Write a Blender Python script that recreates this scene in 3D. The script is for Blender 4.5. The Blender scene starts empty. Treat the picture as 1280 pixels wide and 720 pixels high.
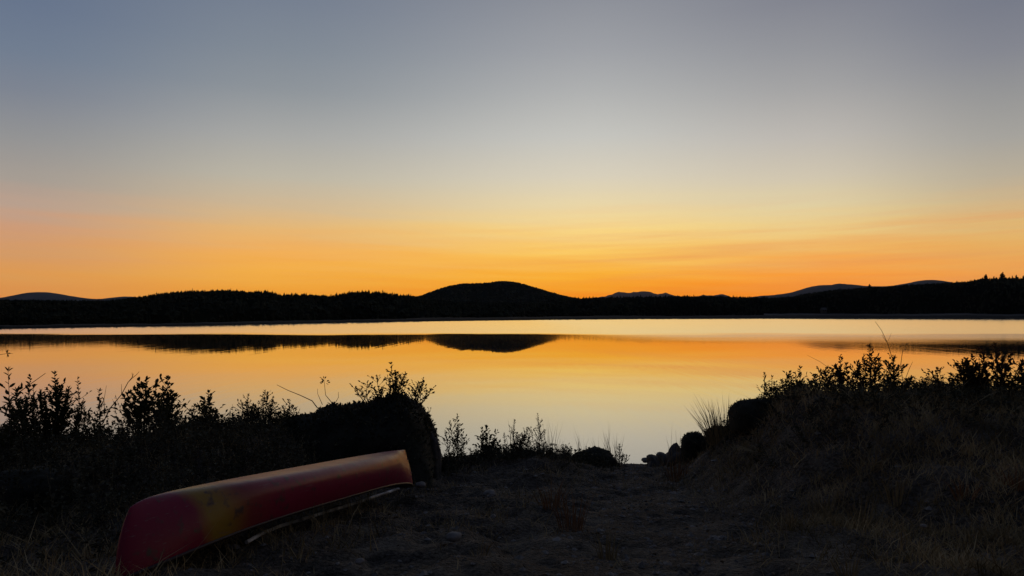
import bpy, bmesh, math, random
import numpy as np
from mathutils import Vector, Matrix

R = math.radians
S = bpy.context.scene
COL = S.collection
rng = np.random.default_rng(7)
random.seed(7)

# ------------------------------------------------------------------ camera
EYE = 2.8
F = 924.0                      # focal length in pixels of the 1280-wide photograph
PITCH = math.atan(35 / F)
cd = bpy.data.cameras.new('camera')
cam = bpy.data.objects.new('camera', cd)
COL.objects.link(cam)
cam.location = (0, 0, EYE)
cam.rotation_euler = (math.pi / 2 + PITCH, 0, 0)
cd.sensor_width = 36
cd.lens = 36 * F / 1280
cd.clip_start = 0.05
cd.clip_end = 60000
S.camera = cam
cP, sP = math.cos(PITCH), math.sin(PITCH)

def at(px, py, Y):
    """The point at depth Y (metres in front of the camera) seen at photograph pixel (px, py)."""
    a, b = (px - 640) / F, (360 - py) / F
    dy, dz = cP - b * sP, sP + b * cP
    return Vector((a / dy * Y, Y, EYE + dz / dy * Y))

# ------------------------------------------------------------------ sky
def lin(c):
    return tuple((v / 255 / 12.92) if v / 255 <= .04045 else ((v / 255 + .055) / 1.055) ** 2.4 for v in c) + (1,)

W = bpy.data.worlds.new('World')
S.world = W
W.use_nodes = True
nt = W.node_tree
for n in list(nt.nodes):
    nt.nodes.remove(n)
def N(t, **k):
    n = nt.nodes.new(t)
    for a, v in k.items():
        setattr(n, a, v)
    return n
def wire(a, b):
    nt.links.new(a, b)
def M2(op, a, b=None, c=None):
    n = N('ShaderNodeMath', operation=op)
    for i, v in enumerate((a, b, c)):
        if v is None: continue
        if isinstance(v, (int, float)): n.inputs[i].default_value = v
        else: wire(v, n.inputs[i])
    return n.outputs[0]
def RANGE(v, a, b, lo=0., hi=1., smooth=True):
    n = N('ShaderNodeMapRange')
    n.interpolation_type = 'SMOOTHSTEP' if smooth else 'LINEAR'
    wire(v, n.inputs[0])
    for i, x in zip((1, 2, 3, 4), (a, b, lo, hi)):
        n.inputs[i].default_value = x
    return n.outputs[0]
def MIXC(f, a, b):
    n = N('ShaderNodeMix', data_type='RGBA')
    for s, v in ((n.inputs[0], f), (n.inputs[6], a), (n.inputs[7], b)):
        if isinstance(v, (int, float)): s.default_value = v
        elif isinstance(v, tuple): s.default_value = v
        else: wire(v, s)
    return n.outputs[2]

tc = N('ShaderNodeTexCoord')
sep = N('ShaderNodeSeparateXYZ')
wire(tc.outputs['Generated'], sep.inputs[0])
el = sep.outputs[2]
az = M2('MULTIPLY', M2('ARCTAN2', sep.outputs[0], sep.outputs[1]), 180 / math.pi)   # degrees east of straight ahead
# thin streaked cloud low over the afterglow, as the height it lifts or drops the band colours by
cv = N('ShaderNodeCombineXYZ')
wire(M2('MULTIPLY', az, .035), cv.inputs[0]); wire(M2('MULTIPLY', M2('ADD', el, M2('MULTIPLY', az, .0006)), 46), cv.inputs[1])
nz = N('ShaderNodeTexNoise'); nz.inputs['Scale'].default_value = 1.6; nz.inputs['Detail'].default_value = 5; nz.inputs['Roughness'].default_value = .55
wire(cv.outputs[0], nz.inputs['Vector'])
streak = M2('SUBTRACT', nz.outputs[0], .5)
low = M2('MULTIPLY', RANGE(el, .2, .06), RANGE(el, -.01, .03))
elc = M2('ADD', el, M2('MULTIPLY', M2('MULTIPLY', streak, low), .05))

SKY = {   # photograph column: (row, sRGB)
    20:   [(0,(102,116,139)),(60,(111,124,143)),(110,(124,131,144)),(170,(146,146,147)),(220,(165,156,147)),(255,(186,160,142)),(285,(205,156,122)),(315,(215,156,102)),(345,(226,158,84)),(370,(230,150,74)),(395,(210,128,62))],
    340:  [(0,(117,127,143)),(60,(128,137,148)),(110,(141,147,153)),(170,(168,168,165)),(220,(189,182,165)),(255,(208,184,148)),(285,(230,183,117)),(315,(246,178,86)),(345,(248,176,64)),(370,(247,163,50)),(395,(242,145,36))],
    740:  [(0,(141,144,152)),(60,(157,159,164)),(110,(174,175,175)),(170,(197,196,190)),(220,(217,208,187)),(255,(234,215,169)),(285,(250,217,138)),(315,(255,203,94)),(345,(255,178,48)),(370,(255,148,18)),(395,(255,130,14))],
    1020: [(0,(130,132,142)),(60,(147,148,153)),(110,(164,163,163)),(170,(189,184,177)),(220,(209,198,176)),(255,(226,208,162)),(285,(239,205,133)),(315,(245,184,96)),(345,(255,160,58)),(370,(255,142,32)),(395,(245,125,30))],
    1260: [(0,(118,122,135)),(60,(131,133,142)),(110,(147,147,148)),(170,(165,162,156)),(220,(186,174,152)),(255,(208,183,137)),(285,(226,185,114)),(315,(234,173,92)),(345,(245,164,76)),(370,(240,148,60)),(395,(222,128,50))],
}
def ramp(stops):
    n = N('ShaderNodeValToRGB')
    cr = n.color_ramp
    stops = sorted(stops)
    while len(cr.elements) > 1: cr.elements.remove(cr.elements[0])
    cr.elements[0].position = stops[0][0]; cr.elements[0].color = stops[0][1]
    for p, c in stops[1:]:
        cr.elements.new(p).color = c
    wire(elc, n.inputs[0])
    return n.outputs[0]
ZEN = lin((54, 66, 92))
def column(px):
    st = []
    for py, c in SKY[px]:
        d = (at(px, py, 1.) - Vector((0, 0, EYE))).normalized()
        st.append((max(0., d.z), lin(c)))
    top = SKY[px][0][1]
    st.append((.62, lin(tuple(.45 * t + .55 * z for t, z in zip(top, (62, 76, 106))))))
    st.append((1., ZEN))
    return ramp(st), math.degrees(math.atan2((px - 640) / F, cP))
cols = [column(px) for px in sorted(SKY)]
c = cols[0][0]
for (c0, a0), (c1, a1) in zip(cols, cols[1:]):
    c = MIXC(RANGE(az, a0 - 1, a1 + 1), c, c1)
back = ramp([(0., lin((62, 58, 64))), (.12, lin((70, 65, 70))), (.3, lin((64, 66, 76))), (.6, lin((54, 62, 80))), (1., ZEN)])
c = MIXC(RANGE(M2('ABSOLUTE', M2('SUBTRACT', az, 2.)), 42, 125), c, back)
# peach wisps catching the glow
nz2 = N('ShaderNodeTexNoise'); nz2.inputs['Scale'].default_value = 1.1; nz2.inputs['Detail'].default_value = 6; nz2.inputs['Roughness'].default_value = .6
cv2 = N('ShaderNodeCombineXYZ')
wire(M2('MULTIPLY', az, .035), cv2.inputs[0]); wire(M2('MULTIPLY', M2('SUBTRACT', el, M2('MULTIPLY', az, .0006)), 60), cv2.inputs[1]); cv2.inputs[2].default_value = 4.3
wire(cv2.outputs[0], nz2.inputs['Vector'])
wisp = M2('MULTIPLY', M2('MULTIPLY', RANGE(az, -5, 14, .4, 1.25), M2('MULTIPLY', RANGE(nz2.outputs[0], .36, .82), M2('MULTIPLY', RANGE(el, .17, .09), RANGE(el, .02, .05)))), .42)
c = MIXC(M2('MULTIPLY', wisp, RANGE(M2('ABSOLUTE', az), 60, 35)), c, lin((232, 142, 84)))
bg = N('ShaderNodeBackground'); wire(c, bg.inputs[0]); bg.inputs[1].default_value = 1.0
# a trace of the physical twilight sky (the sun is already behind the hills)
nish = N('ShaderNodeTexSky'); nish.sky_type = 'NISHITA'; nish.sun_disc = False
nish.sun_elevation = R(-3); nish.sun_rotation = R(5)
bg2 = N('ShaderNodeBackground'); wire(nish.outputs[0], bg2.inputs[0]); bg2.inputs[1].default_value = .05
add = N('ShaderNodeAddShader'); wire(bg.outputs[0], add.inputs[0]); wire(bg2.outputs[0], add.inputs[1])
out = N('ShaderNodeOutputWorld'); wire(add.outputs[0], out.inputs[0])

S.view_settings.view_transform = 'Standard'
S.view_settings.look = 'None'
S.view_settings.exposure = 0
S.view_settings.gamma = 1
S.cycles.max_bounces = 6
S.cycles.use_denoising = True

# ------------------------------------------------------------------ helpers
def tag(o, label=None, cat=None, group=None, kind=None):
    for k, v in (('label', label), ('category', cat), ('group', group), ('kind', kind)):
        if v: o[k] = v
    return o

class MB:
    """Collects vertices and faces for one mesh."""
    def __init__(s): s.v, s.f = [], []
    def add(s, vs, fs):
        o = len(s.v)
        s.v.extend(tuple(p) for p in vs)
        s.f.extend(tuple(i + o for i in f) for f in fs)
    def tube(s, pts, r0, r1=None, n=5, cap=True):
        r1 = r0 if r1 is None else r1
        pts = [Vector(p) for p in pts]
        m = len(pts); vs, fs = [], []
        for i, p in enumerate(pts):
            t = (pts[min(i + 1, m - 1)] - pts[max(i - 1, 0)]).normalized()
            a = t.orthogonal().normalized() if abs(t.z) > .95 else t.cross(Vector((0, 0, 1))).normalized()
            b = t.cross(a)
            r = r0 + (r1 - r0) * i / (m - 1)
            for k in range(n):
                th = 2 * math.pi * k / n
                vs.append(p + (a * math.cos(th) + b * math.sin(th)) * r)
        for i in range(m - 1):
            for k in range(n):
                fs.append((i * n + k, i * n + (k + 1) % n, (i + 1) * n + (k + 1) % n, (i + 1) * n + k))
        if cap:
            fs.append(tuple(range(n))[::-1]); fs.append(tuple(range((m - 1) * n, m * n)))
        s.add(vs, fs)
    def box(s, x0, x1, y0, y1, z0, z1):
        vs = [(x, y, z) for z in (z0, z1) for y in (y0, y1) for x in (x0, x1)]
        s.add(vs, [(0, 2, 3, 1), (4, 5, 7, 6), (0, 1, 5, 4), (2, 6, 7, 3), (0, 4, 6, 2), (1, 3, 7, 5)])
    def leaf(s, p, d, L, Wd, fold=.25):
        d = d.normalized()
        side = d.cross(Vector((random.gauss(0, .6), random.gauss(0, .6), 1)))
        if side.length < 1e-3: side = Vector((1, 0, 0))
        side.normalize()
        nrm = side.cross(d)
        q = lambda a, b, h: p + d * (a * L) + side * (b * Wd) + nrm * (h * Wd)
        s.add([p, q(.3, .42, fold), q(.68, .4, fold * .8), q(1, 0, -.1), q(.68, -.4, fold * .8), q(.3, -.42, fold)],
              [(0, 1, 2, 3), (0, 3, 4, 5)])
    def blade(s, p, d, h, w, bend):
        """one grass blade: a tapering strip that bows over"""
        side = Vector((random.uniform(-1, 1), random.uniform(-1, 1), 0))
        if side.length < .05: side = Vector((1, 0, 0))
        side = side.normalized() * w
        a = p + d * (h * .5) + bend * .25
        b = p + d * (h * .92) + bend
        s.add([p - side, p + side, a - side * .8, a + side * .8, b], [(0, 1, 3, 2), (2, 3, 4)])
    def build(s, name, mat, parent=None, smooth=False, loc=None):
        me = bpy.data.meshes.new(name)
        v = s.v if loc is None else [(x - loc[0], y - loc[1], z - loc[2]) for x, y, z in s.v]
        me.from_pydata(v, [], s.f); me.update()
        if smooth: me.shade_smooth()
        me.materials.append(mat)
        o = bpy.data.objects.new(name, me)
        COL.objects.link(o)
        if parent is not None: o.parent = parent
        elif loc is not None: o.location = loc
        return o

def empty(name, loc, rz=0):
    o = bpy.data.objects.new(name, None)
    o.empty_display_size = .1
    COL.objects.link(o); o.location = loc; o.rotation_euler = (0, 0, rz)
    return o

# ---- value noise in numpy
def _hash(ix, iy, sd):
    h = (ix.astype(np.int64) * 374761393 + iy.astype(np.int64) * 668265263 + sd * 974634777) & 0xffffffff
    h = ((h ^ (h >> 13)) * 1274126177) & 0xffffffff
    return ((h ^ (h >> 16)) & 0xffff) / 65535.0
def vnoise(x, y, sd=0):
    x, y = np.asarray(x, float), np.asarray(y, float)
    ix, iy = np.floor(x), np.floor(y)
    u, v = x - ix, y - iy
    u, v = u * u * (3 - 2 * u), v * v * (3 - 2 * v)
    a, b = _hash(ix, iy, sd), _hash(ix + 1, iy, sd)
    c_, d = _hash(ix, iy + 1, sd), _hash(ix + 1, iy + 1, sd)
    return (a + (b - a) * u) * (1 - v) + (c_ + (d - c_) * u) * v - .5
def fbm(x, y, sd=0, oct=4):
    t, amp = 0, 1.
    for k in range(oct):
        t = t + amp * vnoise(np.asarray(x) * 2 ** k + 13.1 * k, np.asarray(y) * 2 ** k - 7.7 * k, sd + k)
        amp *= .5
    return t
def sstep(x, a, b):
    t = np.clip((np.asarray(x, float) - a) / (b - a), 0, 1)
    return t * t * (3 - 2 * t)

# ------------------------------------------------------------------ materials
def material(name, build):
    m = bpy.data.materials.new(name); m.use_nodes = True
    t = m.node_tree; t.nodes.clear()
    o = t.nodes.new('ShaderNodeOutputMaterial')
    build(t, o)
    return m
def principled(name, c0, c1=None, scale=4., rough=.8, spec=.3, bump=0., bscale=None, coords='Object', detail=5, stretch=None, trans=None):
    def b(t, o):
        p = t.nodes.new('ShaderNodeBsdfPrincipled')
        p.inputs['Roughness'].default_value = rough
        p.inputs['Specular IOR Level'].default_value = spec
        tcn = t.nodes.new('ShaderNodeTexCoord')
        vec = tcn.outputs[coords]
        if stretch:
            mp = t.nodes.new('ShaderNodeMapping'); mp.inputs['Scale'].default_value = stretch
            t.links.new(vec, mp.inputs[0]); vec = mp.outputs[0]
        if c1 is None:
            p.inputs['Base Color'].default_value = (*c0, 1)
        else:
            nn = t.nodes.new('ShaderNodeTexNoise'); nn.inputs['Scale'].default_value = scale; nn.inputs['Detail'].default_value = detail
            t.links.new(vec, nn.inputs['Vector'])
            r = t.nodes.new('ShaderNodeValToRGB')
            r.color_ramp.elements[0].position = .36; r.color_ramp.elements[1].position = .66
            r.color_ramp.elements[0].color = (*c0, 1); r.color_ramp.elements[1].color = (*c1, 1)
            t.links.new(nn.outputs[0], r.inputs[0]); t.links.new(r.outputs[0], p.inputs['Base Color'])
        if bump:
            n2 = t.nodes.new('ShaderNodeTexNoise'); n2.inputs['Scale'].default_value = bscale or scale * 4; n2.inputs['Detail'].default_value = 6
            t.links.new(vec, n2.inputs['Vector'])
            bp = t.nodes.new('ShaderNodeBump'); bp.inputs['Strength'].default_value = 1; bp.inputs['Distance'].default_value = bump
            t.links.new(n2.outputs[0], bp.inputs['Height']); t.links.new(bp.outputs[0], p.inputs['Normal'])
        sh = p.outputs[0]
        if trans:
            tr = t.nodes.new('ShaderNodeBsdfTranslucent'); tr.inputs[0].default_value = (*trans, 1)
            mx = t.nodes.new('ShaderNodeMixShader'); mx.inputs[0].default_value = .3
            t.links.new(sh, mx.inputs[1]); t.links.new(tr.outputs[0], mx.inputs[2]); sh = mx.outputs[0]
        t.links.new(sh, o.inputs[0])
    return material(name, b)

MAT = dict(
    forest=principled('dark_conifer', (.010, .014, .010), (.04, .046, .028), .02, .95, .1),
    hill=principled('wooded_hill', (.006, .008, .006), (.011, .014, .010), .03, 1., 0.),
    mountain=principled('far_mountain', (.045, .056, .07), (.075, .085, .10), .002, .95, .1),  # paler and bluish: the haze of distance is put into the base colour
    bank=principled('dark_shore_mud', (.008, .008, .008), (.016, .014, .012), .05, .9, .1),
    beach=principled('shore_sand', (.03, .028, .025), (.15, .135, .12), .012, .9, .2, stretch=(1, .2, 1)),
    bark=principled('bark', (.022, .016, .012), (.04, .03, .022), 30, .9, .2),
    leaf=principled('shrub_leaf', (.022, .030, .012), (.045, .050, .02), 9, .55, .3, trans=(.05, .05, .015)),
    leaf_red=principled('autumn_leaf', (.04, .024, .014), (.065, .035, .02), 9, .6, .3, trans=(.07, .03, .015)),
    under=principled('undergrowth_leaf', (.022, .024, .014), (.10, .092, .058), 3, .75, .15),
    grass=principled('dry_grass_blade', (.12, .09, .042), (.44, .33, .17), 1.6, .8, .15),
    grass_red=principled('russet_grass_blade', (.14, .07, .033), (.34, .17, .075), 2.2, .8, .15),
    rock=principled('lichen_rock', (.03, .03, .03), (.085, .08, .075), 5, .85, .3, bump=.012, bscale=22),
    moss=principled('mossy_rock', (.012, .013, .010), (.03, .03, .022), 4, .9, .15, bump=.02, bscale=16),
    pale=principled('pale_stone', (.10, .093, .086), (.22, .20, .185), 9, .8, .3, bump=.004, bscale=40),
    litter=principled('fallen_leaf', (.05, .034, .02), (.26, .19, .12), 3, .8, .2),
    gravel=principled('gravel_pebble', (.045, .042, .038), (.22, .20, .18), 7, .8, .3),
    trim=principled('dull_vinyl', (.03, .02, .02), None, rough=.5),
    pole=principled('weathered_pale_wood', (.12, .11, .10), (.75, .72, .68), 5, .7, .3, stretch=(1, 1, 1)),
    ink=principled('faded_print', (.06, .06, .064), None, rough=.6),
    wall_pale=principled('pale_boards', (.05, .048, .042), (.075, .07, .062), .6, .9),
    shingle=principled('grey_shingles', (.05, .05, .05), (.09, .09, .09), .8, .8),
    window=principled('dark_glass', (.01, .01, .012), None, rough=.15, spec=.5),
)

def soil(t, o):
    L = t.links.new
    tcn = t.nodes.new('ShaderNodeTexCoord'); v = tcn.outputs['Object']
    p = t.nodes.new('ShaderNodeBsdfPrincipled'); p.inputs['Roughness'].default_value = .92; p.inputs['Specular IOR Level'].default_value = .2
    def noise(sc, det=6, rg=.6):
        n = t.nodes.new('ShaderNodeTexNoise'); n.inputs['Scale'].default_value = sc; n.inputs['Detail'].default_value = det; n.inputs['Roughness'].default_value = rg
        L(v, n.inputs['Vector']); return n.outputs[0]
    def rampn(f, stops):
        r = t.nodes.new('ShaderNodeValToRGB'); e = r.color_ramp.elements
        e[0].position, e[0].color = stops[0][0], (*stops[0][1], 1); e[1].position, e[1].color = stops[-1][0], (*stops[-1][1], 1)
        for a, cc in stops[1:-1]: e.new(a).color = (*cc, 1)
        L(f, r.inputs[0]); return r.outputs[0]
    dirt = rampn(noise(2.2), [(.34, (.018, .014, .010)), (.5, (.055, .044, .034)), (.66, (.23, .19, .142))])
    fine = rampn(noise(26, 5, .7), [(.40, (.012, .010, .008)), (.62, (.21, .175, .135))])
    mx = t.nodes.new('ShaderNodeMix'); mx.data_type = 'RGBA'; mx.inputs[0].default_value = .5
    L(dirt, mx.inputs[6]); L(fine, mx.inputs[7])
    vo = t.nodes.new('ShaderNodeTexVoronoi'); vo.inputs['Scale'].default_value = 34; L(v, vo.inputs['Vector'])
    L(mx.outputs[2], p.inputs['Base Color'])
    ad = t.nodes.new('ShaderNodeMath'); ad.operation = 'MULTIPLY_ADD'
    L(vo.outputs[0], ad.inputs[0]); ad.inputs[1].default_value = -.35; L(noise(9, 8, .7), ad.inputs[2])
    bp = t.nodes.new('ShaderNodeBump'); bp.inputs['Distance'].default_value = .11; L(ad.outputs[0], bp.inputs['Height'])
    L(bp.outputs[0], p.inputs['Normal']); L(p.outputs[0], o.inputs[0])
MAT['soil'] = material('trodden_soil', soil)

def water_mat(t, o):
    L = t.links.new
    geo = t.nodes.new('ShaderNodeNewGeometry')
    sp = t.nodes.new('ShaderNodeSeparateXYZ'); L(geo.outputs['Position'], sp.inputs[0])
    def math_(op, a, b=None):
        n = t.nodes.new('ShaderNodeMath'); n.operation = op
        for i, x in enumerate((a, b)):
            if x is None: continue
            if isinstance(x, (int, float)): n.inputs[i].default_value = x
            else: L(x, n.inputs[i])
        return n.outputs[0]
    def rng_(f, a, b, lo, hi, sm='SMOOTHSTEP'):
        n = t.nodes.new('ShaderNodeMapRange'); n.interpolation_type = sm; L(f, n.inputs[0])
        for i, x in zip((1, 2, 3, 4), (a, b, lo, hi)): n.inputs[i].default_value = x
        return n.outputs[0]
    def noise(scale, sc, det=3):
        mp = t.nodes.new('ShaderNodeMapping'); mp.inputs['Scale'].default_value = scale; L(geo.outputs['Position'], mp.inputs[0])
        n = t.nodes.new('ShaderNodeTexNoise'); n.inputs['Scale'].default_value = sc; n.inputs['Detail'].default_value = det; L(mp.outputs[0], n.inputs['Vector'])
        return n.outputs[0]
    X, Y = sp.outputs[0], sp.outputs[1]
    # breeze: the far half of the lake is ruffled, the near half lies almost still
    edge = math_('ADD', Y, math_('MULTIPLY', math_('SUBTRACT', noise((.04, .05, 1), 1., 5), .5), 34))
    far = rng_(edge, 106, 124, 0, 1)
    side = rng_(X, 3, 26, 0, 1)
    part = math_('MULTIPLY', math_('ADD', math_('MULTIPLY', side, .88), .14), rng_(edge, 60, 108, 0, .16))
    calm = math_('ADD', .016, part)
    ro = t.nodes.new('ShaderNodeMix'); ro.data_type = 'FLOAT'
    L(far, ro.inputs[0]); L(calm, ro.inputs[2]); L(math_('ADD', .105, math_('MULTIPLY', side, .01)), ro.inputs[3])
    hgt = math_('ADD', math_('MULTIPLY', noise((2.2, .07, 1), 1., 2), 1.), math_('MULTIPLY', noise((.5, .16, 1), 1., 3), .35))
    bp = t.nodes.new('ShaderNodeBump'); bp.inputs['Distance'].default_value = .004; bp.inputs['Strength'].default_value = 1
    L(hgt, bp.inputs['Height'])
    gl = t.nodes.new('ShaderNodeBsdfGlossy'); gl.distribution = 'MULTI_GGX'; gl.inputs['Color'].default_value = (.97, .96, .95, 1)
    L(ro.outputs[0], gl.inputs['Roughness'])
    # the breeze blows towards this shore, so the wavelets turn their faces this way
    lean = math_('ADD', math_('ADD', math_('MULTIPLY', far, -.042), rng_(Y, 58, 20, 0, -.012)), math_('MULTIPLY', math_('MULTIPLY', side, rng_(edge, 66, 108, 0, 1)), -.007))
    cx = t.nodes.new('ShaderNodeCombineXYZ'); L(lean, cx.inputs[1])
    va = t.nodes.new('ShaderNodeVectorMath'); va.operation = 'ADD'; L(bp.outputs[0], va.inputs[0]); L(cx.outputs[0], va.inputs[1])
    vn = t.nodes.new('ShaderNodeVectorMath'); vn.operation = 'NORMALIZE'; L(va.outputs[0], vn.inputs[0])
    L(vn.outputs[0], gl.inputs['Normal'])
    fr = t.nodes.new('ShaderNodeFresnel'); fr.inputs[0].default_value = 1.33
    df = t.nodes.new('ShaderNodeBsdfDiffuse'); df.inputs[0].default_value = (.012, .014, .014, 1)
    mx = t.nodes.new('ShaderNodeMixShader')
    L(math_('POWER', fr.outputs[0], .39), mx.inputs[0]); L(df.outputs[0], mx.inputs[1]); L(gl.outputs[0], mx.inputs[2])
    L(mx.outputs[0], o.inputs[0])
MAT['water'] = material('lake_water', water_mat)

def hull_mat(t, o):
    L = t.links.new
    tcn = t.nodes.new('ShaderNodeTexCoord')
    sp = t.nodes.new('ShaderNodeSeparateXYZ'); L(tcn.outputs['Object'], sp.inputs[0])
    nn = t.nodes.new('ShaderNodeTexNoise'); nn.inputs['Scale'].default_value = 5; nn.inputs['Detail'].default_value = 5; L(tcn.outputs['Object'], nn.inputs['Vector'])
    ad = t.nodes.new('ShaderNodeMath'); ad.operation = 'MULTIPLY_ADD'; L(nn.outputs[0], ad.inputs[0]); ad.inputs[1].default_value = .16
    z = t.nodes.new('ShaderNodeMath'); z.operation = 'MULTIPLY_ADD'; L(sp.outputs[2], z.inputs[0]); z.inputs[1].default_value = .35; L(sp.outputs[0], z.inputs[2])
    L(z.outputs[0], ad.inputs[2])
    mr = t.nodes.new('ShaderNodeMapRange'); mr.inputs[1].default_value = -2.24; mr.inputs[2].default_value = 2.24; L(ad.outputs[0], mr.inputs[0])
    r = t.nodes.new('ShaderNodeValToRGB'); e = r.color_ramp.elements
    red, yel = (.19, .004, .030, 1), (.25, .145, .016, 1)
    e[0].position, e[0].color = .128, red
    e[1].position, e[1].color = .152, yel
    for a, cc in ((.172, yel), (.225, (.20, .03, .03, 1)), (.29, (.22, .010, .042, 1))): e.new(a).color = cc
    L(mr.outputs[0], r.inputs[0])
    # scuffs and dirt
    n2 = t.nodes.new('ShaderNodeTexNoise'); n2.inputs['Scale'].default_value = 14; n2.inputs['Detail'].default_value = 8; L(tcn.outputs['Object'], n2.inputs['Vector'])
    r2 = t.nodes.new('ShaderNodeMapRange'); r2.inputs[1].default_value = .57; r2.inputs[2].default_value = .70; L(n2.outputs[0], r2.inputs[0])
    mx = t.nodes.new('ShaderNodeMix'); mx.data_type = 'RGBA'; L(r2.outputs[0], mx.inputs[0]); L(r.outputs[0], mx.inputs[6]); mx.inputs[7].default_value = (.07, .04, .035, 1)
    mp = t.nodes.new('ShaderNodeMapping'); mp.inputs['Scale'].default_value = (1.3, 26, 30); mp.inputs['Rotation'].default_value = (0, .06, .1); L(tcn.outputs['Object'], mp.inputs[0])
    n3 = t.nodes.new('ShaderNodeTexNoise'); n3.inputs['Scale'].default_value = 2.; n3.inputs['Detail'].default_value = 6; L(mp.outputs[0], n3.inputs['Vector'])
    r3 = t.nodes.new('ShaderNodeMapRange'); r3.inputs[1].default_value = .62; r3.inputs[2].default_value = .74; r3.inputs[4].default_value = .55; L(n3.outputs[0], r3.inputs[0])
    m3 = t.nodes.new('ShaderNodeMix'); m3.data_type = 'RGBA'; L(r3.outputs[0], m3.inputs[0]); L(mx.outputs[2], m3.inputs[6]); m3.inputs[7].default_value = (.20, .13, .12, 1)
    p = t.nodes.new('ShaderNodeBsdfPrincipled'); L(m3.outputs[2], p.inputs['Base Color'])
    rr = t.nodes.new('ShaderNodeMapRange'); rr.inputs[3].default_value = .28; rr.inputs[4].default_value = .48; L(nn.outputs[0], rr.inputs[0]); L(rr.outputs[0], p.inputs['Roughness'])
    p.inputs['Specular IOR Level'].default_value = .24
    bp = t.nodes.new('ShaderNodeBump'); bp.inputs['Distance'].default_value = .002; L(n2.outputs[0], bp.inputs['Height']); L(bp.outputs[0], p.inputs['Normal'])
    L(p.outputs[0], o.inputs[0])
MAT['hull'] = material('moulded_canoe_plastic', hull_mat)

def haze_mat(t, o):
    v = t.nodes.new('ShaderNodeVolumePrincipled')
    v.inputs['Color'].default_value = (.80, .88, 1., 1); v.inputs['Density'].default_value = 1.1e-5
    v.inputs['Anisotropy'].default_value = 0.
    t.links.new(v.outputs[0], o.inputs['Volume'])
MAT['haze'] = material('evening_haze', haze_mat)

# ------------------------------------------------------------------ near ground
def H(x, y):
    x, y = np.asarray(x, float), np.asarray(y, float)
    base = np.where(y < 4.2, 1.3 + .03 * (4.2 - y), 1.3 - .125 * (y - 4.2))
    base = np.maximum(base, -1.2)
    # right bank
    xr = 2.75 + .5 * sstep(y, 8, 5)
    r = 1.17 * sstep(x, xr - .6, xr + 1.0) * sstep(y, 4.6, 9.4) * sstep(y, 13.0, 10.0)
    # left bank
    l = .53 * sstep(x, -1.9, -3.2) * sstep(y, 5.6, 9.2) * sstep(y, 12.2, 10.0)
    l = l * (1 + .35 * sstep(x, -5.4, -4.2) * sstep(x, -2.2, -3.2))
    l = l - .22 * np.exp(-((x + 4.75) / .22) ** 2) * sstep(y, 7.5, 9)
    m = .20 * np.exp(-((x - .2) / 1.1) ** 2) * sstep(y, 9, 11.5) * sstep(y, 14.2, 12.8)
    rough = .12 * fbm(x * .9, y * .9, 3, 3) + .10 * fbm(x * 2.6 + 7, y * 2.6, 15, 2) * sstep(y, 14, 12) + .05 * fbm(x * 6, y * 6, 9, 3)
    path = np.exp(-((x - (.5 + .12 * y)) / .9) ** 2)
    wob = .16 * vnoise(x * .45, 3.3, 21) * sstep(y, 11, 14)
    return base + r + l + m + rough * (1 - .5 * path) + wob - .05 * path * sstep(y, 13.5, 12) - .035 * sstep(vnoise(x * 4.3, y * 4.3, 77), .12, .3) * sstep(y, 13.5, 12)
def h1(x, y): return float(H(x, y))

def axis(lo, d0, d1, hi, step, grow=1.25):
    a = list(np.arange(d0, d1 + 1e-6, step)); s = step
    while a[-1] < hi: s *= grow; a.append(a[-1] + s)
    s = step
    while a[0] > lo: s *= grow; a.insert(0, a[0] - s)
    return np.array(a)
gx, gy = axis(-70, -9, 9, 70, .05), axis(-40, 3, 16, 26, .05)
GX, GY = np.meshgrid(gx, gy)
GZ = H(GX, GY)
nx, ny = len(gx), len(gy)
mb = MB()
mb.v = list(zip(GX.ravel().tolist(), GY.ravel().tolist(), GZ.ravel().tolist()))
mb.f = [(j * nx + i, j * nx + i + 1, (j + 1) * nx + i + 1, (j + 1) * nx + i) for j in range(ny - 1) for i in range(nx - 1)]
tag(mb.build('ground', MAT['soil'], smooth=True), 'dark trodden bank sloping down to the lake', 'ground', kind='structure')

# ------------------------------------------------------------------ lake
mb = MB(); mb.add([(-6000, 9, 0), (6000, 9, 0), (6000, 4000, 0), (-6000, 4000, 0)], [(0, 1, 2, 3)])
tag(mb.build('lake_water', MAT['water']), 'still lake mirroring the orange sky', 'lake', kind='structure')

# ------------------------------------------------------------------ far shore, hills and mountains
WL = [(-900, 412), (-300, 412), (0, 411.3), (150, 408.8), (250, 407.3), (400, 404), (550, 401.6), (700, 399.7), (800, 398.8), (950, 398.2), (1280, 398.5), (1600, 399.5), (2200, 401)]
def wl(px): return np.interp(px, [a for a, b in WL], [b for a, b in WL])
def wdepth(px): return EYE * F / (wl(px) - 395)
def sheet(rows_pts, mat, name, label, cat):
    """a mesh through rows of points, all rows of one length"""
    m = MB(); n = len(rows_pts[0])
    for r in rows_pts: m.v.extend(tuple(p) for p in r)
    for j in range(len(rows_pts) - 1):
        for i in range(n - 1):
            m.f.append((j * n + i, j * n + i + 1, (j + 1) * n + i + 1, (j + 1) * n + i))
    return tag(m.build(name, mat, smooth=True), label, cat, kind='structure')
PX = np.arange(-900, 2201, 5.)
bh = 4.3 + 1.2 * fbm(PX * .02, PX * 0, 5) + .5 * fbm(PX * .13, PX * 0, 6)
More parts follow.
